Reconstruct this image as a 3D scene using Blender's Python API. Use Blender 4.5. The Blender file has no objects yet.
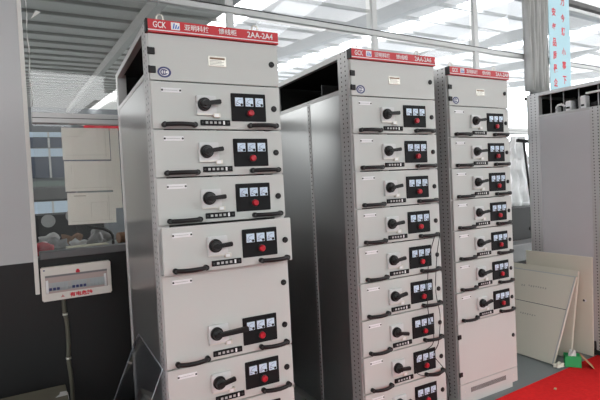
import bpy, bmesh, math, random
from mathutils import Vector, Matrix
random.seed(7)
C = bpy.context.scene.collection

# ------------------------------------------------------------------ camera
PIT, ROLL, YAW, FPX = .0307, -.0492, .4917, 477.6
CAMLOC = Vector((0, 0, 1.492))
fwd = Vector((math.sin(YAW)*math.cos(PIT), math.cos(YAW)*math.cos(PIT), -math.sin(PIT)))
rg = Vector((math.cos(YAW), -math.sin(YAW), 0)); up = rg.cross(fwd)
r2 = math.cos(ROLL)*rg + math.sin(ROLL)*up
u2 = -math.sin(ROLL)*rg + math.cos(ROLL)*up
cd = bpy.data.cameras.new('camera'); cam = bpy.data.objects.new('camera', cd); C.objects.link(cam)
cd.sensor_width = 36; cd.lens = FPX/600*36; cd.clip_end = 300; cd.clip_start = .02
cam.matrix_world = Matrix(((r2.x, u2.x, -fwd.x, CAMLOC.x), (r2.y, u2.y, -fwd.y, CAMLOC.y), (r2.z, u2.z, -fwd.z, CAMLOC.z), (0, 0, 0, 1)))
bpy.context.scene.camera = cam
# ------------------------------------------------------------------ world, light, exposure
w = bpy.data.worlds.new('sky'); bpy.context.scene.world = w; w.use_nodes = True
bg = w.node_tree.nodes['Background']; bg.inputs[0].default_value = (.97, .985, 1, 1); bg.inputs[1].default_value = 4.4
vs = bpy.context.scene.view_settings
vs.view_transform = 'Standard'; vs.look = 'None'; vs.exposure = .2; vs.gamma = 1; vs.use_curve_mapping = False

def area(name, loc, target, sx, sy, power, col=(1, 1, 1)):
    d = bpy.data.lights.new(name, 'AREA'); d.shape = 'RECTANGLE'; d.size = sx; d.size_y = sy; d.energy = power; d.color = col
    o = bpy.data.objects.new(name, d); C.objects.link(o); o.location = loc
    o.rotation_euler = (Vector(target)-Vector(loc)).to_track_quat('-Z', 'Y').to_euler()
    return o

# ------------------------------------------------------------------ materials
def mat(name, col, rough=.5, metal=0, noise=0, nscale=8, bump=0, spec=.5, emit=None):
    m = bpy.data.materials.new(name); m.use_nodes = True; nt = m.node_tree; b = nt.nodes['Principled BSDF']
    b.inputs['Base Color'].default_value = (*col, 1); b.inputs['Roughness'].default_value = rough
    b.inputs['Metallic'].default_value = metal; b.inputs['Specular IOR Level'].default_value = spec
    if noise or bump:
        tc = nt.nodes.new('ShaderNodeTexCoord'); n = nt.nodes.new('ShaderNodeTexNoise'); n.inputs['Scale'].default_value = nscale
        n.inputs['Detail'].default_value = 5
        nt.links.new(tc.outputs['Object'], n.inputs['Vector'])
        if noise:
            mx = nt.nodes.new('ShaderNodeMix'); mx.data_type = 'RGBA'
            mx.inputs[6].default_value = (*[c*(1-noise) for c in col], 1); mx.inputs[7].default_value = (*[min(1, c*(1+noise)) for c in col], 1)
            nt.links.new(n.outputs['Fac'], mx.inputs[0]); nt.links.new(mx.outputs[2], b.inputs['Base Color'])
        if bump:
            bp = nt.nodes.new('ShaderNodeBump'); bp.inputs['Strength'].default_value = bump; bp.inputs['Distance'].default_value = .01
            nt.links.new(n.outputs['Fac'], bp.inputs['Height']); nt.links.new(bp.outputs['Normal'], b.inputs['Normal'])
    if emit:
        b.inputs['Emission Color'].default_value = (*col, 1); b.inputs['Emission Strength'].default_value = emit
    return m

def perforated(name, col, cols):
    """bare sheet steel with columns of punched holes at local y = cols, pitch 25 mm"""
    m = mat(name, col, .42, .35); nt = m.node_tree; b = nt.nodes['Principled BSDF']
    tc = nt.nodes.new('ShaderNodeTexCoord'); sp = nt.nodes.new('ShaderNodeSeparateXYZ'); nt.links.new(tc.outputs['Object'], sp.inputs[0])
    def mth(op, a, bb=None, cc=None):
        n = nt.nodes.new('ShaderNodeMath'); n.operation = op
        for i, v in enumerate((a, bb, cc)):
            if v is None: continue
            if isinstance(v, (int, float)): n.inputs[i].default_value = v
            else: nt.links.new(v, n.inputs[i])
        return n.outputs[0]
    z = mth('SUBTRACT', mth('MODULO', sp.outputs[2], .025), .0125); z2 = mth('MULTIPLY', z, z)
    acc = None
    for y0 in cols:
        dy = mth('SUBTRACT', sp.outputs[1], y0); d = mth('ADD', mth('MULTIPLY', dy, dy), z2)
        h = mth('LESS_THAN', d, .0047**2); acc = h if acc is None else mth('MAXIMUM', acc, h)
    mx = nt.nodes.new('ShaderNodeMix'); mx.data_type = 'RGBA'; mx.inputs[6].default_value = (*col, 1); mx.inputs[7].default_value = (.02, .02, .02, 1)
    nt.links.new(acc, mx.inputs[0]); nt.links.new(mx.outputs[2], b.inputs['Base Color'])
    return m

def roofmat(name, col, tl):
    m = bpy.data.materials.new(name); m.use_nodes = True; nt = m.node_tree; nt.nodes.clear()
    out = nt.nodes.new('ShaderNodeOutputMaterial'); mx = nt.nodes.new('ShaderNodeMixShader'); mx.inputs[0].default_value = tl
    d = nt.nodes.new('ShaderNodeBsdfDiffuse'); t = nt.nodes.new('ShaderNodeBsdfTranslucent'); d.inputs[0].default_value = (*col, 1); t.inputs[0].default_value = (.97, .965, .95, 1)
    nt.links.new(d.outputs[0], mx.inputs[1]); nt.links.new(t.outputs[0], mx.inputs[2]); nt.links.new(mx.outputs[0], out.inputs[0])
    return m

def glassmat(name, tint, refl=1.0):
    m = bpy.data.materials.new(name); m.use_nodes = True; nt = m.node_tree; nt.nodes.clear()
    out = nt.nodes.new('ShaderNodeOutputMaterial'); mx = nt.nodes.new('ShaderNodeMixShader'); tr = nt.nodes.new('ShaderNodeBsdfTransparent')
    gl = nt.nodes.new('ShaderNodeBsdfGlossy'); fr = nt.nodes.new('ShaderNodeFresnel'); 
    ge = nt.nodes.new('ShaderNodeNewGeometry'); ma = nt.nodes.new('ShaderNodeMath'); ma.operation = 'MULTIPLY_ADD'; ma.inputs[1].default_value = 1/1.45-1.45; ma.inputs[2].default_value = 1.45
    nt.links.new(ge.outputs['Backfacing'], ma.inputs[0]); nt.links.new(ma.outputs[0], fr.inputs[0])
    tr.inputs[0].default_value = (*tint, 1); gl.inputs[0].default_value = (refl, refl, refl, 1); gl.inputs['Roughness'].default_value = .02
    nt.links.new(fr.outputs[0], mx.inputs[0]); nt.links.new(tr.outputs[0], mx.inputs[1]); nt.links.new(gl.outputs[0], mx.inputs[2]); nt.links.new(mx.outputs[0], out.inputs[0])
    return m

M = {}
M['paint'] = mat('light_grey_powder_coat', (.57, .58, .55), .45, 0, .03, 3)
M['paint_top'] = M['paint']
M['steel'] = mat('galvanised_side_sheet', (.38, .385, .38), .28, .78, .05, 2)
M['post'] = perforated('perforated_post_steel', (.58, .58, .57), [.046, .085, .465])
M['post4'] = perforated('perforated_post_steel_wide', (.58, .58, .57), [.046, .085, .58, .62])
M['sidepaint'] = mat('grey_painted_side_sheet', (.60, .61, .62), .5, 0, .03, 2)
M['steel_dark'] = mat('darkened_side_sheet', (.10, .10, .10), .5, .2)  # hidden right sides, darkened to absorb light in the gap between cabinets
M['rail'] = mat('rail_steel', (.50, .50, .49), .4, .3)
M['inner'] = mat('interior_shade_sheet', (.012, .012, .012), .6)  # near-black colour stands in for the shade inside the open tops
M['black'] = mat('black_plastic', (.012, .011, .011), .42, spec=.3)
M['blackp'] = mat('black_instrument_plate', (.009, .009, .010), .6, spec=.2)
M['dark'] = mat('dark_metal', (.05, .05, .05), .45, .4)
M['red'] = mat('red_push_button', (.50, .010, .025), .35)
M['header'] = mat('red_header_enamel', (.58, .015, .025), .4)
M['white'] = mat('white_print', (.85, .85, .85), .5)
M['meter'] = mat('ammeter_face', (.62, .74, .86), .25)
M['blue'] = mat('blue_print', (.05, .16, .55), .5)
M['navy'] = mat('navy_print', (.05, .06, .17), .5)
M['swplate'] = mat('pale_switch_plate', (.66, .66, .65), .4)
M['silver'] = mat('brushed_aluminium', (.70, .67, .60), .35, .6)
M['gap'] = mat('dark_gap', (.03, .03, .03), .7)
M['floor'] = mat('blue_grey_painted_floor', (.21, .235, .235), .45, 0, .12, 3)
M['carpet'] = mat('red_carpet_felt', (.78, .025, .025), .95, 0, .15, 40, .3, .1)
M['dado'] = mat('charcoal_wall_paint', (.007, .007, .007), .55, 0, .15, 4)
M['greypanel'] = mat('pale_grey_wall_panel', (.50, .50, .50), .3, 0, .04, 1.5)
M['sill'] = mat('dark_grey_sill', (.13, .13, .13), .5, 0, .2, 10)  # dark grey with slight mottling
M['frame'] = mat('aluminium_window_frame', (.62, .62, .61), .4, .2)
M['strip'] = mat('white_plastic_strip', (.72, .70, .66), .5)
M['glass_dim'] = glassmat('tinted_pane', (.965, .965, .96))
M['glass'] = glassmat('clear_pane', (.92, .93, .95))
M['acrylic'] = glassmat('clear_acrylic', (.86, .87, .9))
M['edge'] = mat('acrylic_edge', (.34, .36, .38), .2)
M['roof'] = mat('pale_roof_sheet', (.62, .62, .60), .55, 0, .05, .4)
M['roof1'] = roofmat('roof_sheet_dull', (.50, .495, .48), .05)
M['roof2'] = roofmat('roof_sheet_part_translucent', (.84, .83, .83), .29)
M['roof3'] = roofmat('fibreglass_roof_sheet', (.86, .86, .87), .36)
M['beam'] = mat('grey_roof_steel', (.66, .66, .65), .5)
M['beam_dim'] = mat('dimmed_roof_steel', (.30, .295, .28), .6)  # same roof steel, the left part's dimmer light put into its colour
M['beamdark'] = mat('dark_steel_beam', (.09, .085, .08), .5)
M['cream'] = mat('cream_painted_panel', (.80, .77, .65), .4, 0, .04, 2)
M['paper'] = mat('yellowed_paper', (.92, .91, .83), .8, 0, .06, 6)
M['pencil'] = mat('faint_grey_pencil', (.50, .48, .41), .8)
M['green'] = mat('green_carton', (.03, .42, .13), .6)
M['carton'] = mat('brown_cardboard', (.48, .31, .17), .8)
M['foam'] = mat('crumpled_white_foam', (.72, .71, .68), .7, 0, .1, 20)
M['boxwhite'] = mat('ivory_plastic', (.78, .74, .68), .4)
M['boxpink'] = mat('pinkish_metal_plate', (.50, .40, .37), .4)
M['boxgrey'] = mat('grey_breaker_face', (.42, .46, .47), .5)
M['banner'] = mat('pale_blue_banner_cloth', (.52, .76, .84), .7, 0, .05, 3)
M['redprint'] = mat('red_print', (.72, .03, .05), .6)
M['curtain'] = mat('silver_grey_curtain', (.56, .55, .53), .45, .1, .12, 5)
M['plastic'] = mat('milky_plastic_film', (.965, .965, .96), .35, 0, .06, 6)
M['conduit'] = mat('olive_conduit', (.10, .095, .07), .5)
M['olive'] = mat('worn_olive_cardboard', (.11, .10, .07), .7, 0, .25, 10)
M['wallfar'] = mat('workshop_cladding', (.17, .18, .19), .6, 0, .1, 1)
M['wallgreen'] = mat('grey_green_board', (.22, .26, .24), .7)
M['bluepane'] = mat('blue_grey_window_glass', (.07, .085, .115), .2)
M['skyglass'] = mat('bright_window_strip', (.62, .74, .85), .4)
M['grey'] = mat('mid_grey_steel', (.22, .22, .22), .5, .2, .1, 8)
M['lightgrey'] = mat('light_grey_parts', (.45, .45, .44), .5, 0, .1, 12)
M['redcloth'] = mat('dull_red_cloth', (.35, .05, .06), .8)
M['oldcream'] = mat('cream_folder', (.50, .47, .36), .8)
M['copper'] = mat('brown_reel', (.22, .12, .07), .6)

# ------------------------------------------------------------------ mesh builder
class MB:
    def __init__(s): s.bm = bmesh.new(); s.mats = []
    def mi(s, m):
        if m not in s.mats: s.mats.append(m)
        return s.mats.index(m)
    def _mark(s, faces, m, smooth=False):
        k = s.mi(m)
        for f in faces: f.material_index = k; f.smooth = smooth
    def box(s, x0, x1, y0, y1, z0, z1, m, bev=0, seg=1):
        t = bmesh.new(); bmesh.ops.create_cube(t, size=1)
        for v in t.verts: v.co = ((x0+x1)/2+v.co.x*(x1-x0), (y0+y1)/2+v.co.y*(y1-y0), (z0+z1)/2+v.co.z*(z1-z0))
        if bev: bmesh.ops.bevel(t, geom=t.edges[:], offset=bev, segments=seg, affect='EDGES')
        s.merge(t, m); return s
    def merge(s, t, m, smooth=False, mtx=None):
        k = s.mi(m); mp = {}
        for v in t.verts: mp[v] = s.bm.verts.new(mtx @ v.co if mtx else v.co)
        for f in t.faces:
            try: g = s.bm.faces.new([mp[v] for v in f.verts])
            except ValueError: continue
            g.material_index = k; g.smooth = smooth
        t.free()
    def cyl(s, p, q, r, m, n=16, r2=None, smooth=True):
        p, q = Vector(p), Vector(q); d = q-p; t = bmesh.new()
        bmesh.ops.create_cone(t, cap_ends=True, segments=n, radius1=r, radius2=r if r2 is None else r2, depth=d.length)
        mt = Matrix.Translation((p+q)/2) @ d.to_track_quat('Z', 'Y').to_matrix().to_4x4()
        k = s.mi(m); mp = {}
        for v in t.verts: mp[v] = s.bm.verts.new(mt @ v.co)
        for f in t.faces:
            g = s.bm.faces.new([mp[v] for v in f.verts]); g.material_index = k; g.smooth = smooth and len(f.verts) == 4
        t.free(); return s
    def tube(s, pts, rx, m, rz=None, n=10, refup=(0, 0, 1)):
        pts = [Vector(p) for p in pts]; rz = rz or rx; rings = []; k = s.mi(m)
        for i, p in enumerate(pts):
            d = (pts[min(i+1, len(pts)-1)]-pts[max(i-1, 0)]).normalized(); ru = Vector(refup)
            sd = d.cross(ru)
            if sd.length < 1e-3: sd = d.cross(Vector((1, 0, 0)))
            sd.normalize(); uu = sd.cross(d).normalized()
            rings.append([s.bm.verts.new(p+sd*rx*math.cos(a)+uu*rz*math.sin(a)) for a in [2*math.pi*j/n for j in range(n)]])
        for a, b in zip(rings, rings[1:]):
            for j in range(n):
                f = s.bm.faces.new((a[j], a[(j+1) % n], b[(j+1) % n], b[j])); f.material_index = k; f.smooth = True
        for e in (rings[0], rings[-1]):
            f = s.bm.faces.new(e); f.material_index = k
        return s
    def quad(s, pts, m):
        f = s.bm.faces.new([s.bm.verts.new(p) for p in pts]); f.material_index = s.mi(m); return s
    def slab(s, pts, off, m, medge=None):
        """polygon pts extruded by vector off"""
        off = Vector(off); a = [s.bm.verts.new(p) for p in pts]; b = [s.bm.verts.new(Vector(p)+off) for p in pts]
        k = s.mi(m); ke = s.mi(medge or m)
        s.bm.faces.new(a).material_index = k; s.bm.faces.new(b[::-1]).material_index = k
        for i in range(len(a)):
            j = (i+1) % len(a); s.bm.faces.new((a[i], b[i], b[j], a[j])).material_index = ke
        return s
    def mesh(s, name):
        bmesh.ops.recalc_face_normals(s.bm, faces=s.bm.faces[:])
        me = bpy.data.meshes.new(name); s.bm.to_mesh(me); s.bm.free()
        for m in s.mats: me.materials.append(m)
        return me
    def build(s, name, parent=None): return link(name, s.mesh(name), parent)

def link(name, me, parent=None):
    o = bpy.data.objects.new(name, me); C.objects.link(o)
    if parent: o.parent = parent
    return o
def tag(o, label=None, cat=None, group=None, kind=None):
    if label: o['label'] = label
    if cat: o['category'] = cat
    if group: o['group'] = group
    if kind: o['kind'] = kind
    return o
def empty(name, loc=(0, 0, 0), rz=0):
    o = bpy.data.objects.new(name, None); C.objects.link(o); o.location = loc; o.rotation_euler = (0, 0, rz); o.empty_display_size = .1; return o
def struct(mb, name, parent=None):
    o = mb.build(name, parent)
    if not parent: o['kind'] = 'structure'
    return o
BOLD = None
def text_mesh(body, size, m, extrude=.0004, cx=False, bold=0):
    cu = bpy.data.curves.new('lettering', 'FONT'); cu.body = body; cu.size = size; cu.extrude = extrude; cu.resolution_u = 3
    cu.offset = bold
    if cx: cu.align_x = 'CENTER'; cu.align_y = 'CENTER'
    o = bpy.data.objects.new('lettering', cu); C.objects.link(o)
    dg = bpy.context.evaluated_depsgraph_get(); me = bpy.data.meshes.new_from_object(o.evaluated_get(dg))
    bpy.data.objects.remove(o); me.materials.clear(); me.materials.append(m); return me
def fit_text(body, x0, x1, z0, z1, y, m, name='lettering', parent=None, bold=0, cond=True):
    """lettering standing on an XZ plane at depth y, facing -Y, stretched into the box x0..x1, z0..z1"""
    me = text_mesh(body, 1, m, .0, bold=bold)
    xs = [v.co.x for v in me.vertices]; ys = [v.co.y for v in me.vertices]
    if not xs: return None
    a, b, c, d = min(xs), max(xs), min(ys), max(ys)
    for v in me.vertices:
        v.co = Vector((x0+(v.co.x-a)/(b-a)*(x1-x0), y, z0+(v.co.y-c)/(d-c)*(z1-z0)))
    me.name = name
    return link(name, me, parent)

# ================================================================== STRUCTURE
MB_ = MB
struct(MB().box(-14, 30, -12, 62, -.1, 0, M['floor']), 'floor')
# ---- roof: sloping sheet with open skylight strips and purlins under it
RH, RS = 5.49, .1
def rz(y): return RH+RS*y
roofx = [-13.5, -7.1, -6.1, 5.2, 6.1, 10.9, 12.0, 16.8, 17.9, 22.6, 23.8, 29.5]
b = MB()
for i in range(0, len(roofx), 2):
    x0, x1 = roofx[i], roofx[i+1]; n = 1
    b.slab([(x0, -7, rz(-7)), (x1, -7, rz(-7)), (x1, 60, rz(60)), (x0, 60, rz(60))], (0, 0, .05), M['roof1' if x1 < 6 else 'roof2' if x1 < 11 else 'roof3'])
struct(b, 'ceiling')
b = MB()
y = -6.9
while y < 59:
    b.box(-13.5, 5.2, y-.035, y+.035, rz(y)-.10, rz(y)-.005, M['beam_dim']); b.box(5.2, 29.5, y-.035, y+.035, rz(y)-.10, rz(y)-.005, M['beam']); y += 1.55
struct(b, 'trim_1')
b = MB()
for x in (-9.1, -3.1, 2.9, 8.9, 14.6, 20.3, 26.5):
    b.slab([(x-.12, -7, rz(-7)-.52), (x+.12, -7, rz(-7)-.52), (x+.12, 60, rz(60)-.52), (x-.12, 60, rz(60)-.52)], (0, 0, .36), M['beam_dim' if x < 5 else 'beam'])
struct(b, 'trim_2')
# far end wall of the hall
struct(MB().box(-14, 12, 60, 60.3, 0, rz(60), M['wallfar']), 'wall_far')

struct(MB().box(-14, 30, -12.3, -12, 0, 4.0, M['grey']), 'wall_light_block_front')  # unseen wall added to block low sky light from behind the camera
struct(MB().box(-14.3, -14, -12, 60, 0, 3.2, M['grey']), 'wall_light_block_left')  # unseen wall added to cut low sky light from the left

# ---- glazed partition behind the cabinets: local frame (x along, y=0 face, z up)
PY0, PS = 3.36, .055; PA = math.atan(PS)
part_m = Matrix.Translation((0, PY0, 0)) @ Matrix.Rotation(PA, 4, 'Z')
def pbuild(mb, name, **k):
    o = mb.build(name); o.matrix_world = part_m; o['kind'] = 'structure'; return o
pbuild(MB().box(-5.5, 9.5, .0, .12, 0, 1.11, M['dado']), 'wall_back')
pbuild(MB().box(-5.5, -.078, -.004, .12, 1.102, 3.50, M['greypanel']), 'wall_panel')
pbuild(MB().box(-.078, -.054, -.012, .12, .90, 3.5, M['strip'], .003), 'trim_3')
pbuild(MB().box(-.042, 9.5, -.012, .10, 1.11, 1.155, M['sill'], .004), 'trim_4')
b = MB().box(-.036, 9.5, -.01, .06, 1.955, 2.02, M['frame'], .004)
b.box(-.036, 9.5, -.012, -.009, 1.985, 1.989, M['gap'])
pbuild(b, 'trim_5')
b = MB().box(-.036, 9.5, -.012, .026, 2.815, 2.860, M['frame'], .004); b.box(-.036, 9.5, -.014, -.010, 2.858, 2.866, M['dark'])
pbuild(b, 'trim_6')
pbuild(MB().box(-.036, 5.30, -.02, .07, 3.50, 3.56, M['frame'], .004).box(5.30, 9.5, -.03, .10, 3.50, 3.545, M['frame'], .004).box(5.86, 9.5, -.03, .12, 3.58, 3.64, M['beamdark'], .004), 'trim_7')
k = 8
for x0, x1 in ((1.29, 1.345), (2.71, 2.77), (4.10, 4.17), (6.9, 7.0)):
    pbuild(MB().box(x0, x1, -.008, .026, 1.16, 3.5, M['frame'], .004), 'trim_%d' % k); k += 1
pbuild(MB().box(5.30, 5.41, -.03, .16, .0, 3.9, M['beamdark'], .004), 'trim_%d' % k)  # shaded post, its shade put into the dark colour
xs = [-.036, 1.26, 2.67, 4.08, 5.30, 6.9, 9.5]; n = 1
for i in range(6):
    x0 = xs[i]+(0 if i == 0 else .10); x1 = xs[i+1]
    for z0, z1 in ((1.165, 1.955), (2.02, 2.80), (2.862, 3.5)):
        if i == 5 and z0 > 2.8: continue
        pbuild(MB().box(x0, x1, .028, .034, z0, z1, M['glass_dim'] if i == 0 else M['glass']), 'window_%d' % n); n += 1

# ================================================================== SWITCHGEAR
def handle_mesh():
    b = MB(); L = .126; P = []
    for i in range(13):
        t = i/12; P.append((L*t, -.012-.024*math.sin(math.pi*t)**.6, 0))
    b.tube(P, .0075, M['black'], .0095, 10)
    for x in (0, L): b.cyl((x, .002, 0), (x, -.020, 0), .0115, M['black'], 14)
    for x in (0, L): b.cyl((x, -.020, 0), (x, -.0235, 0), .006, M['dark'], 8)
    return b.mesh('handle')
cache = {}
def part(key, fn, name, parent, loc=(0, 0, 0), label=None):
    if key not in cache: cache[key] = fn()
    o = link(name, cache[key], parent); o.location = loc
    if label: o['label'] = label
    return o
def plate_mesh():
    b = MB().box(-.041, .041, -.002, 0, -.0095, .0095, M['white'], .0008)
    b.box(-.030, .026, -.0024, -.002, -.001, .001, M['lightgrey'])
    for x in (-.037, .037): b.cyl((x, 0, 0), (x, -.0035, 0), .0042, M['black'], 10)
    return b.mesh('label_plate')
def swplate_mesh():
    b = MB().box(-.044, .044, -.014, 0, -.042, .042, M['swplate'], .003, 2)
    b.box(-.043, .020, -.0150, -.0135, -.0415, -.037, M['silver'])
    b.box(.028, .058, -.016, 0, -.052, -.034, M['silver'], .001)
    b.box(.032, .050, -.0165, -.016, -.049, -.037, M['white'])
    return b.mesh('switch_plate')
def knob_mesh(L, ang):
    b = MB(); b.cyl((0, 0, 0), (0, -.014, 0), .029, M['black'], 28, .027); b.cyl((0, -.014, 0), (0, -.026, 0), .022, M['dark'], 24, .018)
    c, s = math.cos(ang), math.sin(ang)
    hw = .0085 if L < .08 else .0095
    t = bmesh.new(); bmesh.ops.create_cube(t, size=1)
    for v in t.verts:
        e = v.co.x > 0
        x = L if e else -.02; y = -.030+v.co.y*(.018 if L < .08 else .022); z = v.co.z*2*(hw*(1.15 if e else .9))
        v.co = (x*c-z*s, y, x*s+z*c)
    bmesh.ops.bevel(t, geom=t.edges[:], offset=.003, segments=2, affect='EDGES'); b.merge(t, M['black'])
    b.cyl((0, -.02, 0), (0, -.0405, 0), .011, M['black'], 16)
    return b.mesh('rotary_handle')
def strip_mesh():
    b = MB().box(-.066, .066, -.008, 0, -.012, .012, M['blackp'], .0015)
    for i, x in enumerate((-.045, -.026, -.007, .012)):
        b.box(x, x+.011, -.0085, -.008, -.005, .005, M['lightgrey'])
    b.box(.033, .041, -.0088, -.008, -.008, .008, M['white'])
    for x in (-.058, .055): b.cyl((x, -.006, 0), (x, -.010, 0), .004, M['dark'], 8)
    return b.mesh('indicator_strip')
def panel_mesh():
    return MB().box(-.083, .083, -.004, 0, -.062, .062, M['blackp'], .002, 2).mesh('meter_panel')
def meter_mesh():
    b = MB().box(-.0205, .0205, -.006, 0, -.0205, .0205, M['black'], .001); b.box(-.019, .019, -.0068, -.005, -.019, .019, M['meter'], .0012)
    # black dial corner, scale arc and needle
    b.cyl((.011, -.0066, -.012), (.011, -.0078, -.012), .0058, M['black'], 12)
    b.tube([(.011, -.0073, -.012), (-.010, -.0073, -.002)], .0009, M['black'], n=6)
    for i in range(9):
        a = math.radians(92+i*11); b.box(.008+.021*math.cos(a)-.0012, .008+.021*math.cos(a)+.0012, -.0073, -.0067, -.010+.021*math.sin(a)-.001, -.010+.021*math.sin(a)+.001, M['navy'])
    b.box(-.015, -.004, -.0073, -.0067, -.013, -.0105, M['navy'])
    return b.mesh('ammeter')
def button_mesh():
    b = MB().cyl((0, 0, 0), (0, -.006, 0), .017, M['dark'], 20); b.cyl((0, -.006, 0), (0, -.016, 0), .0145, M['red'], 20, .0145); b.cyl((0, -.016, 0), (0, -.019, 0), .0145, M['red'], 20, .010)
    return b.mesh('push_button')
def lock_mesh():
    b = MB().cyl((0, 0, 0), (0, -.004, 0), .0135, M['black'], 20); b.cyl((0, -.004, 0), (0, -.007, 0), .0095, M['black'], 16, .008); b.box(-.0075, .0075, -.0082, -.007, -.0015, .0015, M['dark'])
    return b.mesh('lock')
def hinge_mesh():
    b = MB().box(-.008, .022, -.007, .003, -.014, .014, M['black'], .002); b.cyl((-.005, -.006, -.014), (-.005, -.006, .014), .004, M['black'], 8)
    return b.mesh('hinge')
def eye_mesh():
    b = MB(); P = [(.014*math.cos(a), 0, .020+.016*math.sin(a)) for a in [math.radians(-70+i*32) for i in range(11)]]
    b.tube(P, .0035, M['silver'], n=8, refup=(0, 1, 0)); b.cyl((0, 0, 0), (0, 0, .008), .009, M['silver'], 12)
    return b.mesh('lifting_eye')

def drawer(cab, W, zt, h, out=0, ang=8, big=False, stamp=0):
    """front of one withdrawable unit; zt = its top, h = its height"""
    g = .003; key = ('front', W, h, out > 0)
    def fm():
        b = MB().box(.004, W-.002, 0, .018, -h+g, -g, M['paint'], .002, 2)
        if out: b.box(.03, W-.03, .018, .40, -h+.012, -.012, M['steel'])
        return b.mesh('drawer')
    d = part(key, fm, 'drawer', cab, (0, -out, zt))
    q = -h+.2     # the fittings sit in the bottom 200 mm
    j = lambda s=.0012: random.uniform(-s, s)
    part('plate', plate_mesh, 'label_plate', d, (.086+j(), 0, -.038), 'white name label')
    part('swp', swplate_mesh, 'switch_plate', d, (.230, 0, q-.097+(.012 if big else 0)))
    kk = ('knob', big, ang)
    part(kk, lambda: knob_mesh(.135 if big else .066, math.radians(ang)), 'rotary_handle', d, (.219, -.013, q-.094+(.014 if big else 0)))
    part('strip', strip_mesh, 'indicator_strip', d, (.268, 0, q-.170), 'black strip with small pale windows')
    part('mp', panel_mesh, 'meter_panel', d, (.426, 0, q-.100), 'black instrument plate')
    for x in (.379, .427, .475): part('mt', meter_mesh, 'ammeter', d, (x, -.004, q-.077), 'pale blue meter face')
    part('pb', button_mesh, 'push_button', d, (.430, -.004, q-.126), 'red button')
    part('lk', lock_mesh, 'lock', d, (W-.035, 0, q-.102))
    if big: part('lk', lock_mesh, 'lock', d, (W-.030, 0, -.105))
    part('hd', handle_mesh, 'handle', d, (.049, 0, q-.181)); part('hd', handle_mesh, 'handle', d, (W-.158, 0, q-.181))
    return d

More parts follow.
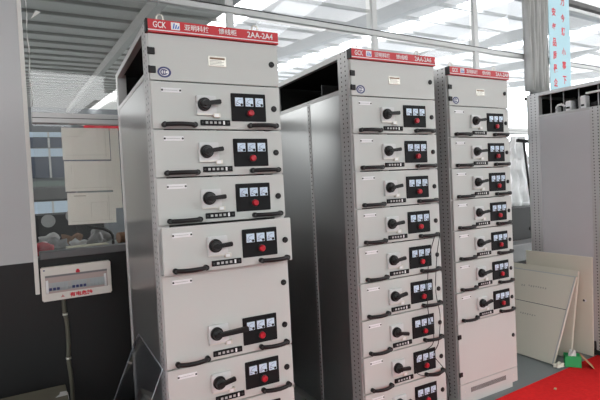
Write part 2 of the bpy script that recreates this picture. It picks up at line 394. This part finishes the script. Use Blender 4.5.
ZT, ZB = 1.95, .15
def cabinet(X, Y, a, W, units, label, texts, open_side='L', D=1.0, postmat='post', mid=.45, group=None, backdoor=False):
    cab = empty('switchgear_cabinet', (X, Y, 0), a); tag(cab, label, 'electrical cabinet', group)
    top = 2.196
    # posts
    pm = M[postmat]
    for x0, x1 in ((0, .05), (W-.05, W)):
        MB().box(x0, x1, .0185, .118, .05, top, pm, .0015).build('frame_post', cab)
        if mid: MB().box(x0, x1, mid, mid+.03 if postmat == 'post' else mid+.09, .05, top-.2, pm, .001).build('frame_post', cab)
        MB().box(x0, x1, D-.06, D, .05, top, pm, .0015).build('frame_post', cab)
    mw = .03 if postmat == 'post' else .09
    for side in 'LR':
        x0, x1 = (.003, .006) if side == 'L' else (W-.006, W-.003)
        xr0, xr1 = (.001, .03) if side == 'L' else (W-.03, W-.001)
        op = side == open_side
        for y0, y1 in (((.119, mid-.001), (mid+mw+.001, D-.061)) if mid else ((.119, D-.061),)):
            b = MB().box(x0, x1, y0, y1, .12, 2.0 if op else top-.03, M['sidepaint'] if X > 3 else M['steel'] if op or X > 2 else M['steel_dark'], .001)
            b.build('side_panel', cab)
        MB().box(xr0, xr1, .119, D-.061, top-.028, top, M['rail']).build('top_rail', cab)
        if op: MB().box(xr0, xr1-.01 if side == 'L' else xr1, .119, D-.061, 1.978, 2.0, M['rail']).build('side_rail', cab)
    MB().box(.052, W-.052, .022, .055, top-.03, top, M['rail']).build('top_rail', cab)
    MB().box(.002, W-.002, .02, D-.02, top-.012, top-.004, M['inner']).build('top_plate', cab)
    MB().box(.052, W-.052, D-.01, D-.006, .1, top-.005, M['inner']).build('back_panel', cab)
    ix = W-.06 if open_side == 'L' else .06
    MB().box(ix, ix+.004, .12, D-.062, 1.9, top-.013, M['inner']).build('shade_liner', cab)  # liners added to keep the open top dark
    MB().box(.055, W-.065, .03, .034, 1.9, top-.035, M['inner']).build('shade_liner', cab)
    MB().box(.06, W-.065, .05, D-.07, 1.90, 1.905, M['inner']).build('shade_liner', cab)
    for y in (.40,):
        MB().box(.065, W-.075, y, y+.008, 2.03, 2.09, M['dark']).build('busbar', cab)
    # plinth
    MB().box(.02, W-.02, .03, D-.03, 0, .052, M['paint'] if texts else M['dark']).build('plinth', cab)
    # header strip
    if texts:
        hd = MB().box(.0, W-.001, -.014, .0185, 2.152, 2.194, M['header'], .001)
        hd.box(.003, W-.003, -.015, -.0135, 2.1485, 2.1525, M['white']); hd.box(.0, W-.001, -.014, .0185, 2.143, 2.1485, M['header'])
        hd.box(-.004, .004, -.015, .018, 2.143, 2.194, M['black']); hd = hd.build('header_strip', cab); hd['label'] = 'red strip with white lettering'
        for tx, x0, x1, bold in texts:
            if tx == '#logo':
                lg = MB().box(x0, x1, -.0155, -.0135, 2.158, 2.188, M['white'])
                cx = (x0+x1)/2
                for i in range(3):
                    ax = x0+.006+i*.009
                    lg.slab([(ax, -.0157, 2.162), (ax+.006, -.0157, 2.162), (ax+.010, -.0157, 2.184-.005*i), (ax+.005, -.0157, 2.184-.005*i)], (0, .0005, 0), M['blue'])
                lg.build('logo', hd)
            else:
                t = fit_text(tx, x0, x1, 2.1605, 2.1855, -.0152, M['white'], parent=hd, bold=bold)
        dr = MB().box(.004, W-.002, 0, .018, ZT+.002, 2.141, M['paint'], .002, 2).build('upper_door', cab)
        for z in (2.068, 1.993): part('hg', hinge_mesh, 'hinge', dr, (.006, 0, z))
        part('lk', lock_mesh, 'lock', dr, (W-.036, 0, 2.05))
        b = MB().box(-.040, .040, -.003, 0, -.022, .022, M['silver'], .001); b.box(-.034, .034, -.0034, -.003, .008, .016, M['copper'])
        for i in range(4): b.box(-.034, .03-.01*(i % 2), -.0034, -.003, -.016+.006*i, -.0145+.006*i, M['dark'])
        np_ = b.build('nameplate', dr); np_.location = (.291, 0, 2.045)
        # round compliance mark
        b = MB(); N = 32
        def ring(r0, r1, sx, yy, m, cx=0, a0=0, a1=2*math.pi):
            P = []; n = N
            for i in range(n+1):
                t = a0+(a1-a0)*i/n; P.append((math.cos(t), math.sin(t)))
            for p, q in zip(P, P[1:]):
                b.quad([(cx+r0*sx*p[0], yy, r0*p[1]), (cx+r1*sx*p[0], yy, r1*p[1]), (cx+r1*sx*q[0], yy, r1*q[1]), (cx+r0*sx*q[0], yy, r0*q[1])], m)
        ring(0, .022, 1.25, -.0003, M['white']); ring(.0155, .0225, 1.25, -.0008, M['navy'])
        ring(.0075, .0125, 1, -.0009, M['navy'], -.004, .9, 5.4); ring(.007, .0115, .8, -.0009, M['navy'], .003, .9, 5.4); ring(.005, .0085, .8, -.0009, M['navy'], .009, .9, 5.4)
        st = b.build('round_sticker', dr); st.location = (.062, 0, 1.985)
        for x in (.063, W-.095): part('eye', eye_mesh, 'lifting_eye', cab, (x, .035, 2.196))
    z = ZT
    for u in units:
        if u[0] == 'd':
            drawer(cab, W, z, u[1], **(u[2] if len(u) > 2 else {})); z -= u[1]
        elif u[0] == 'door':
            dr = MB().box(.004, W-.002, 0, .018, z-u[1]+.002, z-.002, M['paint'], .002, 2).build('lower_door', cab)
            for zz in (z-.085, z-u[1]+.07): part('hg', hinge_mesh, 'hinge', dr, (.004, 0, zz))
            part('lk', lock_mesh, 'lock', dr, (W-.036, 0, z-.17)); z -= u[1]
        elif u[0] == 'vent':
            b = MB().box(.004, W-.002, 0, .018, .05, z-.002, M['paint'], .002, 2)
            for i in range(34): b.box(.10+i*.0102, .105+i*.0102, -.0012, .001, .086, .116, M['gap'])
            for x in (.045, W-.045): b.cyl((x, .001, .10), (x, -.002, .10), .005, M['silver'], 10)
            b.build('vent_panel', cab)
    return cab

T = lambda tail: [('GCK', .024, .077, .012), ('#logo', .097, .133, 0), ('亚明科技', .152, .258, .012), ('馈线柜', .300, .382, .012), (tail, .432, .556, .012)]
W1, W2, W3 = .5847, .5887, .5683
cab1 = cabinet(.4049, 2.0005, -.0091, W1, [('d', .2), ('d', .2), ('d', .2, dict(ang=4)), ('d', .2, dict(out=.05, ang=4)), ('d', .4, dict(big=True, ang=2)), ('d', .2, dict(ang=12)), ('d', .2, dict(ang=10)), ('vent', .1)],
    'nearest grey switchgear cabinet, 2AA-2A4, with its fourth drawer pulled slightly out', T('2AA-2A4'), mid=None, group='grey switchgear cabinets standing in a row')
cab2 = cabinet(1.452, 2.0855, -.0052, W2, [('d', .2, dict(ang=a)) for a in (4, 6, 8, 6, 8, 10, -12, -6, 10)]+[('vent', .1)],
    'middle grey switchgear cabinet of nine drawers with a loose black cable down its front', T('2AA-2A6'), group='grey switchgear cabinets standing in a row')
cab3 = cabinet(2.2889, 2.2184, .0144, W3, [('d', .2, dict(ang=a)) for a in (6, 4, 8, 6, 8, 8, 12)]+[('door', .4), ('vent', .1)],
    'farthest grey switchgear cabinet of the row, seven drawers above a plain lower door', T('2AA-2A8'), group='grey switchgear cabinets standing in a row')
# the cabinet at the right edge stands with its back to the row
cab4 = cabinet(3.85+.6, 2.812, math.pi, .6, [], 'grey steel cabinet at the right edge, electrical parts in its open top', [], open_side='R', D=1.1, postmat='post4', mid=.555)
MB().box(.004, .596, 0, .018, .05, 2.19, M['paint'], .002).build('door', cab4)
for z in (2.165, 1.0): part('hg', hinge_mesh, 'hinge', cab4, (.585, -.008, z))
def cab4_gear():
    # local y = 2.812 - world y ; local x = 4.45 - world x
    for yl in (.20, .315, .445, .60, .72):
        MB().cyl((.55, yl, 1.91), (.55, yl, 2.175), .005, M['rail'], 10).build('threaded_rod', cab4)
    for y0, y1, z0, z1 in ((.245, .262, 1.95, 2.055), (.335, .385, 1.95, 2.085), (.46, .505, 1.95, 2.105), (.62, .66, 1.96, 2.12)):
        MB().box(.50, .565, y0, y1, z0+.03, z1, M['white'], .006, 2).box(.563, .567, y0+.01, y1-.01, z0+.07, z0+.085, M['black']).box(.50, .565, y0, y1, z0-.04, z0+.03, M['dark']).build('terminal_block', cab4)
    MB().tube([(.56, .255, 2.045), (.56, .27, 2.062), (.56, .30, 2.066), (.56, .33, 2.045)], .010, M['white'], .008, refup=(1, 0, 0)).build('white_cable', cab4)
    MB().box(.45, .50, .275, .33, 1.95, 2.035, M['bluepane'], .003).build('relay', cab4)
    MB().box(.44, .50, .51, .56, 1.95, 2.05, M['black'], .003).build('relay', cab4)
    MB().box(.54, .565, .507, .90, 2.112, 2.128, M['white'], .003).build('white_bar', cab4)
cab4_gear()

# ================================================================== carpet
crp = MB().slab([(-3, 1.76, 0), (1.0, 1.97, 0), (2.57, 2.178, 0), (3.862, 2.258, 0), (3.862, .7, 0), (-3, .2, 0)], (0, 0, .006), M['carpet']).build('red_carpet')
crp.location.z = .0005
tag(crp, 'red carpet laid on the floor in front of the cabinets', 'carpet')
o = MB().box(-.016, .016, -.008, .008, 0, .004, M['carton'], .0015).build('paper_scrap'); o.location = (3.02, 2.06, .007); o.rotation_euler = (0, 0, .5)
tag(o, 'small pale scrap lying near the edge of the red carpet', 'scrap')

# ================================================================== left wall things
def onpart(x, y, z): return part_m @ Vector((x, y, z))
db = empty('distribution_box'); db.matrix_world = part_m @ Matrix.Translation((-.045, -.0005, .857)); tag(db, 'white wall distribution box with breakers and red warning text, below the window', 'breaker box')
BW, BH = .40, .207
b = MB().box(0, BW, -.062, 0, 0, BH, M['boxwhite'], .006, 2)
b.build('body', db)
b = MB().box(.02, BW-.025, -.064, -.06, .048, .158, M['boxpink'], .001); b.box(.02, BW-.025, -.0655, -.0635, .146, .158, M['grey']); b.build('cover_plate', db)
b = MB()
b.box(.03, BW-.04, -.066, -.0638, .060, .112, M['boxgrey'], .001)
bk = b.build('breaker_row', db)
for i in range(15):
    x = .036+i*.0215
    MB().box(x, x+.0195, -.068, -.0655, .064, .108, M['boxgrey'] if i % 5 else M['lightgrey'], .001).box(x+.002, x+.0175, -.0715, -.068, .066, .082, M['navy'] if i in (0, 1, 2, 6, 7, 8, 9) else M['boxgrey'], .001).build('breaker', bk)
for x in (.022, BW-.045): MB().box(x, x+.014, -.068, -.062, .05, .13, M['white'], .002).build('clip', db)
MB().box(BW/2-.008, BW/2+.016, -.066, -.062, .158, .172, M['redprint'], .003).cyl((BW/2+.004, -.062, .172), (BW/2+.004, -.066, .172), .009, M['redprint'], 14).build('red_emblem', db)
fit_text('有电危险', .150, .285, .010, .040, -.0626, M['redprint'], parent=db, bold=.045)
b = MB().slab([(.10, -.0625, .016), (.122, -.0625, .016), (.111, -.0625, .034)], (0, -.0004, 0), mat('faded_pink_print', (.62, .28, .26))); b.build('warning_mark', db)
b = MB().box(.012, .022, -.063, -.061, .188, .195, M['navy']); b.build('corner_mark', db)

# conduit
cp = [(62.5, 298), (63, 312), (65, 330), (66, 352), (67, 368), (69, 400)]
P = [(.072, -.02, .86), (.073, -.02, .78), (.082, -.02, .70), (.084, -.02, .56), (.079, -.02, .46), (.088, -.02, .30), (.085, -.02, .005)]
def smooth(P, n=6):
    P = [Vector(p) for p in P]; out = []
    for i in range(len(P)-1):
        p0 = P[max(i-1, 0)]; p1 = P[i]; p2 = P[i+1]; p3 = P[min(i+2, len(P)-1)]
        for j in range(n):
            t = j/n; out.append(.5*((2*p1)+(-p0+p2)*t+(2*p0-5*p1+4*p2-p3)*t*t+(-p0+3*p1-3*p2+p3)*t**3))
    out.append(P[-1]); return out
cn = empty('conduit_pipe'); cn.matrix_world = part_m; tag(cn, 'olive conduit pipe running down the dark wall from the distribution box', 'pipe')
MB().tube(smooth(P), .0125, M['conduit'], n=12, refup=(0, 1, 0)).build('pipe', cn)
for z, x in ((.755, .0755), (.475, .0795)):
    MB().cyl((x, -.02, z-.006), (x, -.02, z+.006), .0155, M['silver'], 14).build('pipe_clip', cn)

# carton in the lower left corner
bx = empty('cardboard_box', (-.22, 2.80, 0), .03); tag(bx, 'worn olive box with a taped corner, standing in the lower left corner', 'box')
MB().box(-.3, .27, -.20, .19, 0, .43, M['olive'], .006).build('body', bx)
MB().box(-.305, .274, -.204, .194, .405, .436, M['olive'], .004).build('lid', bx)
MB().slab([(.215, .02, .4365), (.272, .02, .4365), (.272, .08, .4365), (.24, .085, .4365), (.235, .05, .4365)], (0, 0, .001), M['lightgrey']).box(.2735, .2755, -.03, .06, .36, .437, M['lightgrey']).build('tape', bx)

# clear acrylic sheet leaning on the first cabinet
K = .30
def acr(x, y):
    d = fwd+(x-300)/FPX*r2-(y-200)/FPX*u2
    # plane X = .385 + K*(z-.82)
    t = (.385+K*(CAMLOC.z-.82)-CAMLOC.x)/(d.x-K*d.z); return CAMLOC+t*d
A, B_, Cc, Dd, E_ = acr(139, 334), acr(163, 369), acr(152, 400), acr(121, 399), acr(134, 345)
def down(p, q):   # carry the edge p->q on to the floor
    t = (p.z-.003)/(p.z-q.z); return p+(q-p)*t
Cf, Df = down(B_, Cc), None
Df = Vector((.385-K*.817, Cf.y+.62, .003))
pts = [A, B_, Cf, Df, E_]
nrm = Vector((-1, 0, K)).normalized()
ac = empty('acrylic_sheet', (pts[2].x, pts[2].y, 0)); tag(ac, 'broken clear acrylic sheet leaning against the side of the nearest cabinet', 'plastic sheet')
o = MB().slab(pts, nrm*.004, M['acrylic']).build('sheet', ac); o.matrix_parent_inverse = Matrix.Translation(-Vector(ac.location))
b = MB()
for p, q in ((A, B_), (B_, Cf), (E_, A), (Df, E_)): b.tube([p+nrm*.002, q+nrm*.002], .0016, M['edge'], n=6)
o = b.build('cut_edge', ac); o.matrix_parent_inverse = Matrix.Translation(-Vector(ac.location))

# papers on the glass (behind the pane)
def paper(name, x0, x1, z0, z1, dy, label, marks, rot=0):
    e = empty(name); e.matrix_world = part_m @ Matrix.Translation((x0, .036+dy, z0)) @ Matrix.Rotation(rot, 4, 'Y')
    tag(e, label, 'paper', 'papers taped in the left window')
    b = MB().box(0, x1-x0, 0, .0012, 0, z1-z0, M['paper'])
    b.build('sheet', e)
    b = MB()
    for (u0, u1, v0, v1) in marks: b.box(u0, u1, -.0006, 0, v0, v1, M['pencil'])
    if marks: b.build('drawing', e)
    return e
paper('paper_sheet', .125, .412, 1.728, 1.935, .002, 'upper yellowed drawing sheet taped behind the window', [(.02, .27, .03, .0312), (.26, .2612, .02, .19), (.03, .12, .15, .1508)])
paper('paper_sheet', .128, .445, 1.525, 1.720, .003, 'middle yellowed drawing sheet taped behind the window', [(.04, .0412, .12, .17), (.03, .28, .02, .0212)], .01)
paper('paper_sheet', .132, .425, 1.310, 1.515, .002, 'lowest yellowed drawing sheet taped behind the window, faint plan on it', [(.04, .11, .182, .188), (.02, .27, .02, .0212), (.25, .2512, .02, .18), (.14, .1412, .04, .14), (.14, .24, .14, .1412), (.24, .2412, .04, .14)], .02)
paper('paper_strip', .416, .47, 1.40, 1.935, .001, 'narrow pale paper strip at the right of the taped window sheets', [])

# sealant / tape at window edge
o = MB()
o.tube([(-.028+.004*math.sin(i*1.7), .02, 2.06+i*.07) for i in range(15)], .0035, M['foam'], n=6); o = o.build('sealing_foam'); o.matrix_world = part_m
tag(o, 'ragged pale sealing strip along the left edge of the upper window', 'sealing strip')
o = MB().slab([(0, 0, 0), (.03, 0, .055), (.058, 0, .048)], (0, .002, 0), M['foam']).build('tape_piece'); o.matrix_world = part_m @ Matrix.Translation((-.005, .024, 2.60))
tag(o, 'pale triangular piece of tape on the upper left window', 'tape')

# ================================================================== workshop seen through the left window
wk = MB().box(-4, 3.6, 12, 12.2, 0, 3.2, M['wallfar'])
struct(wk, 'wall_workshop')
for i, (z0, z1, mm) in enumerate(((2.83, 2.94, 'skyglass'), (2.40, 2.58, 'skyglass'), (2.60, 2.82, 'bluepane'), (1.93, 2.40, 'bluepane'), (1.15, 1.45, 'skyglass'))):
    b = MB().box(-2.5, 1.2, 11.95, 11.998, z0, z1, M[mm])
    for x in (-1.6, -.7, .15): b.box(x, x+.04, 11.94, 11.96, z0, z1, M['frame'])
    struct(b, 'window_%d' % (n+i))
struct(MB().box(-2.5, 3.0, 11.94, 11.998, 1.5, 1.86, M['wallgreen']), 'trim_20')
o = MB().box(.9, 3.2, 11.93, 11.99, 3.0, 3.2, M['redprint'], .005).build('red_banner'); tag(o, 'long red banner on the workshop wall seen through the left window', 'banner')
o = MB().box(.85, .92, 11.90, 11.93, 3.10, 3.17, mat('lit_lamp', (1, 1, 1), .5, emit=2)).build('wall_lamp'); tag(o, 'small lit white lamp at the left end of the far red banner', 'lamp')

tb = empty('workbench', (.3, 4.3, 0)); tag(tb, 'grey workbench behind the window carrying parts', 'workbench')
MB().box(-.9, 1.0, -.45, .45, 1.03, 1.07, M['grey'], .004).build('top', tb)
for x in (-.86, .96):
    for y in (-.41, .41): MB().box(x-.03, x+.03, y-.03, y+.03, 0, 1.03, M['dark']).build('leg', tb)
def lump(name, loc, size, m, label, cat, seed=0, amp=.18, group=None):
    t = bmesh.new(); bmesh.ops.create_icosphere(t, subdivisions=3, radius=1); rnd = random.Random(seed)
    ph = [rnd.uniform(0, 6) for _ in range(6)]
    for v in t.verts:
        n_ = 1+amp*(math.sin(5*v.co.x+ph[0])+math.sin(6*v.co.y+ph[1])+math.sin(7*v.co.z+ph[2]))*.6+rnd.uniform(-.05, .05)
        v.co = Vector((v.co.x*size[0], v.co.y*size[1], max(v.co.z, -.55)*size[2]+.55*size[2]))*n_
        v.co.z = max(v.co.z, 0)
    b = MB(); b.merge(t, m, True); o = b.build(name); o.location = loc; tag(o, label, cat, group); return o
lump('red_bag', (-.05, 4.02, 1.07), (.11, .08, .06), M['redcloth'], 'dull red cloth bundle on the workbench behind the window', 'cloth', 1)
o = MB().box(-.14, .15, -.06, .06, 0, .045, M['oldcream'], .003).build('folder'); o.location = (.27, 4.0, 1.071); o.rotation_euler = (0, 0, .1); tag(o, 'cream folder on the workbench beside the red bundle', 'folder')
rn = random.Random(5)
for i, (x, y, s, mm, lb) in enumerate(((-.10, 4.30, .075, 'lightgrey', 'pale crumpled heap left of the others on the workbench, behind the red bundle'), (.07, 4.36, .07, 'grey', 'dark grey crumpled heap second from left on the workbench'),
        (-.20, 4.60, .10, 'grey', 'large dark heap at the back left of the workbench'), (.03, 4.62, .085, 'lightgrey', 'pale heap at the back of the workbench, left of the brown one'), (.21, 4.60, .075, 'copper', 'brown heap at the back of the workbench'), (.42, 4.62, .09, 'grey', 'grey heap at the back right of the workbench'),
        (.22, 4.30, .06, 'lightgrey', 'small pale heap in the middle of the workbench'), (.37, 4.36, .07, 'grey', 'grey heap behind the cream folder on the workbench'))):
    lump('scrap_heap', (x, y, 1.0708), (s, s*.7, s*.8), M[mm], lb, 'scrap', 11+i, .3, 'scrap heaps on the workbench')
def motor(x, y, mm, label):
    e = empty('small_motor', (x, y, 1.07), .3); tag(e, label, 'motor', 'motors on the workbench')
    MB().cyl((-.06, 0, .05), (.06, 0, .05), .045, M[mm], 20).build('body', e); MB().box(-.05, .05, -.04, .04, 0, .012, M['dark']).build('foot', e); MB().cyl((.06, 0, .05), (.09, 0, .05), .012, M['silver'], 10).build('shaft', e)
motor(.60, 4.36, 'copper', 'brown cylindrical motor on the workbench'); motor(.79, 4.36, 'dark', 'dark cylindrical motor at the right end of the workbench')
hs = empty('clamp_arm', (.47, 4.1, 1.07), 0); tag(hs, 'dark bent clamp arm standing on the workbench', 'tool')
MB().cyl((0, 0, .002), (0, 0, .02), .035, M['dark'], 16).build('base', hs)
MB().tube(smooth([(0, 0, .01), (0, 0, .10), (-.06, 0, .15), (-.18, 0, .19), (-.30, 0, .34)]), .012, M['dark']).build('arm', hs)
# machine behind the bench
mc = empty('drilling_machine', (.15, 6.2, 0)); tag(mc, 'dark machine standing behind the workbench', 'machine')
MB().box(-.55, .45, -.3, .3, 0, 1.3, M['dark'], .01).build('body', mc)
for x, z in ((-.42, 1.45), (-.12, 1.36), (.12, 1.40)):
    MB().cyl((x, -.32, z-.12), (x, -.36, z-.12), .07, M['lightgrey'], 20).build('hand_wheel', mc)
MB().box(-.5, -.36, -.1, .1, 1.3, 1.85, M['lightgrey'], .01).build('column', mc); MB().box(-.5, .2, -.12, .1, 1.45, 1.62, M['grey'], .02).build('head', mc)

# ================================================================== right side things
# gathered curtain by the column
b = MB(); N = 60; x0, x1 = 4.93, 5.29
ring0 = []
for k2, z in enumerate((2.44, 2.6, 2.9, 3.3, 3.6, 4.4)):
    row = []
    for i in range(N+1):
        t = i/N; a = .05+.035*math.sin(i*.95+.3*k2)+.02*math.sin(i*.37+k2)
        row.append(b.bm.verts.new((x0+(x1-x0)*t, -.03-a*.9, z)))
    row += [b.bm.verts.new((x0+(x1-x0)*(1-i/8), -.021, z)) for i in range(0, 9)]
    ring0.append(row)
kk = b.mi(M['curtain'])
for A1, B1 in zip(ring0, ring0[1:]):
    for i in range(len(A1)):
        j = (i+1) % len(A1); f = b.bm.faces.new((A1[i], A1[j], B1[j], B1[i])); f.material_index = kk; f.smooth = True
for rr in (ring0[0], ring0[-1]): b.bm.faces.new(rr).material_index = kk
o = b.build('gathered_curtain'); o.matrix_world = part_m; tag(o, 'silver grey gathered curtain hanging beside the pale blue banner', 'curtain')

bn = empty('hanging_banner'); bn.matrix_world = part_m @ Matrix.Translation((5.41, -.045, 0)); tag(bn, 'pale blue hanging banner with two columns of red characters', 'banner')
MB().box(0, .44, 0, .006, 1.9, 3.95, M['banner']).build('cloth', bn)
MB().cyl((-.01, .003, 3.95), (.45, .003, 3.95), .012, M['silver'], 12).build('rod', bn)
for s_, xx, zz in (('安每品质是企', .10, (3.42, 3.24, 3.06, 2.905, 2.745, 2.58)), ('为今想小事下', .29, (3.57, 3.37, 3.21, 2.96, 2.80, 2.62))):
    for ch, z in zip(s_, zz):
        fit_text(ch, xx-.035, xx+.045, z-.05, z+.05, -.0008, M['redprint'], name='character', parent=bn, bold=.03)

# squeegee leaning at the wall
def at_y(x, y, Y):
    d = fwd+(x-300)/FPX*r2-(y-200)/FPX*u2; t = (Y-CAMLOC.y)/d.y; return CAMLOC+t*d
p1 = at_y(523.5, 141, 3.22); p2 = at_y(531, 202, 3.06); dr_ = (p2-p1); pb = p1+dr_*((p1.z-.03)/(p1.z-p2.z))
sq = empty('floor_squeegee', (pb.x, pb.y, 0)); tag(sq, 'black T-handled pole leaning behind the farthest drawer cabinet', 'squeegee')
inv = Matrix.Translation(-Vector(sq.location))
o = MB().tube([p1, pb], .011, M['black'], n=10).build('pole', sq); o.matrix_parent_inverse = inv
o = MB().box(-.075, .075, -.018, .018, -.016, .016, M['black'], .006).build('cross_handle', sq); o.location = p1-Vector(sq.location); o.rotation_euler = (0, .10, -.3)

# plastic film hanging in front of the glass
b = MB(); NX, NZ = 22, 16; g = []
for j in range(NZ+1):
    r_ = []
    for i in range(NX+1):
        z = 1.14+.78*j/NZ; hw = .30*(1-.55*(j/NZ)**1.3); x = 4.72+hw*(2*i/NX-1)+.02*math.sin(j*1.3)+.18*(1-j/NZ)*0
        r_.append(b.bm.verts.new((x, -.045+.022*math.sin(i*1.1+j*.25)+.012*math.sin(i*2.7+j)+random.uniform(-.004, .004), z)))
    g.append(r_)
kk = b.mi(M['plastic'])
for j in range(NZ):
    for i in range(NX): f = b.bm.faces.new((g[j][i], g[j][i+1], g[j+1][i+1], g[j+1][i])); f.material_index = kk; f.smooth = True
o = b.build('plastic_film'); o.matrix_world = part_m; sm = o.modifiers.new('thick', 'SOLIDIFY'); sm.thickness = .003; tag(o, 'crumpled milky plastic film hung in front of the glass behind the squeegee', 'plastic film')
# grey trunk at the foot of the wall
o = MB().box(-.8, .8, -.11, .11, 0, .18, M['grey'], .006).build('steel_channel'); o.matrix_world = part_m @ Matrix.Translation((4.7, -.13, .57))
bkt = empty('storage_rack'); bkt.matrix_world = part_m @ Matrix.Translation((4.7, -.13, 0)); tag(bkt, 'low grey steel rack against the dark wall behind the leaning panels', 'rack')
o.parent = bkt; o.matrix_parent_inverse = Matrix.Identity(4); o.matrix_basis = Matrix.Translation((0, 0, .57)); o.name = 'shelf'
for x in (-.75, .75): MB().box(x-.03, x+.03, -.1, .1, 0, .57, M['dark']).build('leg', bkt)

# ---- cream panels leaning on the side of cabinet 4 (at X = 3.85)
def lean_panel(y0, y1, xb, xt, L, th, label, groove=None, marks=(), hole=None, zb=0):
    """panel leaning: bottom at xb on the floor, top touching xt"""
    ang = math.asin((xt-xb)/L)
    e = empty('cream_panel'); e.matrix_world = Matrix.Translation((xb, y0, zb+th*math.sin(ang)+.001)) @ Matrix.Rotation(ang, 4, 'Y'); tag(e, label, 'metal panel', 'loose cream panels')
    # local: x = thickness (0..th), y = width, z = length; face x=0 looks to -X
    W = y1-y0
    b = MB().box(0, th, 0, W, 0, L, M['cream'], .003, 2)
    b.build('metal_sheet', e)
    if groove:
        b = MB()
        for z in groove: b.box(-.0006, .001, .004, W-.004, z-.002, z+.002, M['gap'])
        b.build('seam', e); MB().box(-.004, -.0002, .0, .010, .0, L, M['paint']).box(-.004, -.0002, .0105, W, L-.008, L, M['paint']).build('folded_rim', e)
    if marks:
        b = MB()
        rr = random.Random(3)
        for (yy, zz, w_) in marks:
            b = MB()
            for k in range(int(w_/.02)):
                b.box(-.0008, .0005, yy+k*.022, yy+k*.022+.011, zz+rr.uniform(-.004, .004), zz+.012, M['pencil'])
            b.build('scribble', e)
    if hole:
        MB().cyl((-.0015, hole[0], hole[1]), (.002, hole[0], hole[1]), .010, M['white'], 14).cyl((-.002, hole[0]+.012, hole[1]), (.002, hole[0]+.012, hole[1]), .009, M['black'], 14).build('knock_out', e)
    return e
lean_panel(2.262, 2.86, 3.815, 3.838, .80, .012, 'cream panel standing nearly upright against the right cabinet, small hole in it', hole=(.06, .44))
lean_panel(2.33, 3.0, 3.62, 3.76, .70, .018, 'cream panel leaning between the front panel and the upright one')
lean_panel(2.325, 3.20, 3.395, 3.72, .72, .02, 'front cream panel with a dark groove and faint pencil marks, leaning rightwards', groove=(.44,), marks=((.22, .575, .17), (.42, .57, .05), (.25, .33, .14)))

# green carton with foam and a flap
gc = empty('green_carton', (3.500, 2.237, .0075), -.86); tag(gc, 'small green open carton on the floor beside the cream panels', 'carton')
b = MB()
for (x0, x1, y0, y1) in ((-.055, .055, -.04, -.037), (-.055, .055, .037, .04), (-.055, -.052, -.04, .04), (.052, .055, -.04, .04)): b.box(x0, x1, y0, y1, 0, .085, M['green'])
b.box(-.055, .055, -.04, .04, 0, .003, M['green']); b.build('body', gc)
MB().slab([(.055, -.04, .085), (.055, .04, .085), (.135, .04, .0), (.135, -.04, .0)], (.003, 0, .003), M['carton']).build('flap', gc)
lump('foam_wad', (3.500, 2.237, .0125), (.036, .026, .075), M['foam'], 'crumpled white foam stuffed in the green carton', 'packing foam', 21, .15)
o = lump('cloth_rag', (3.40, 2.285, .0075), (.04, .025, .02), M['cream'], 'crumpled beige rag lying between the panels and the green carton', 'rag', 23, .3)

# ---- loose black cable on the middle cabinet
def c2(x, z, out): 
    a = -.0052; return Vector((1.452+x*math.cos(a)+out*math.sin(a), 2.0855+x*math.sin(a)-out*math.cos(a), z))
cb = empty('loose_cable', c2(.5, 0, .03)); tag(cb, 'thin black loose cable hanging over the handles of the middle cabinet', 'cable')
inv = Matrix.Translation(-Vector(cb.location))
for P in ([c2(.50, 1.165, .045), c2(.47, 1.06, .03), c2(.455, .95, .025), c2(.44, .75, .03), c2(.47, .64, .03), c2(.45, .55, .045), c2(.35, .50, .03), c2(.345, .40, .025), c2(.46, .37, .06), c2(.52, .385, .05)],
          [c2(.54, 1.17, .045), c2(.52, 1.05, .035), c2(.50, .85, .035), c2(.53, .70, .03), c2(.50, .55, .04), c2(.47, .48, .03), c2(.52, .40, .05), c2(.57, .30, .04), c2(.565, .22, .04), c2(.52, .08, .03)]):
    o = MB().tube(smooth(P), .0022, M['black'], n=6).build('strand', cb); o.matrix_parent_inverse = inv
# dark steel channels on the floor between the first two cabinets
for i, (x, y, z) in enumerate(((1.22, 2.55, 0), (1.22, 2.56, .065))):
    o = MB().box(-.16, .14, -.03, .03, 0, .055, M['dark'], .004).box(-.16, .14, -.034, -.028, .01, .02, M['grey']).build('steel_channel'); o.location = (x, y, z+.001)
    tag(o, ('lower' if i == 0 else 'upper')+' dark steel channel stacked on the floor between the first two cabinets', 'steel channel', 'steel channels between the cabinets')
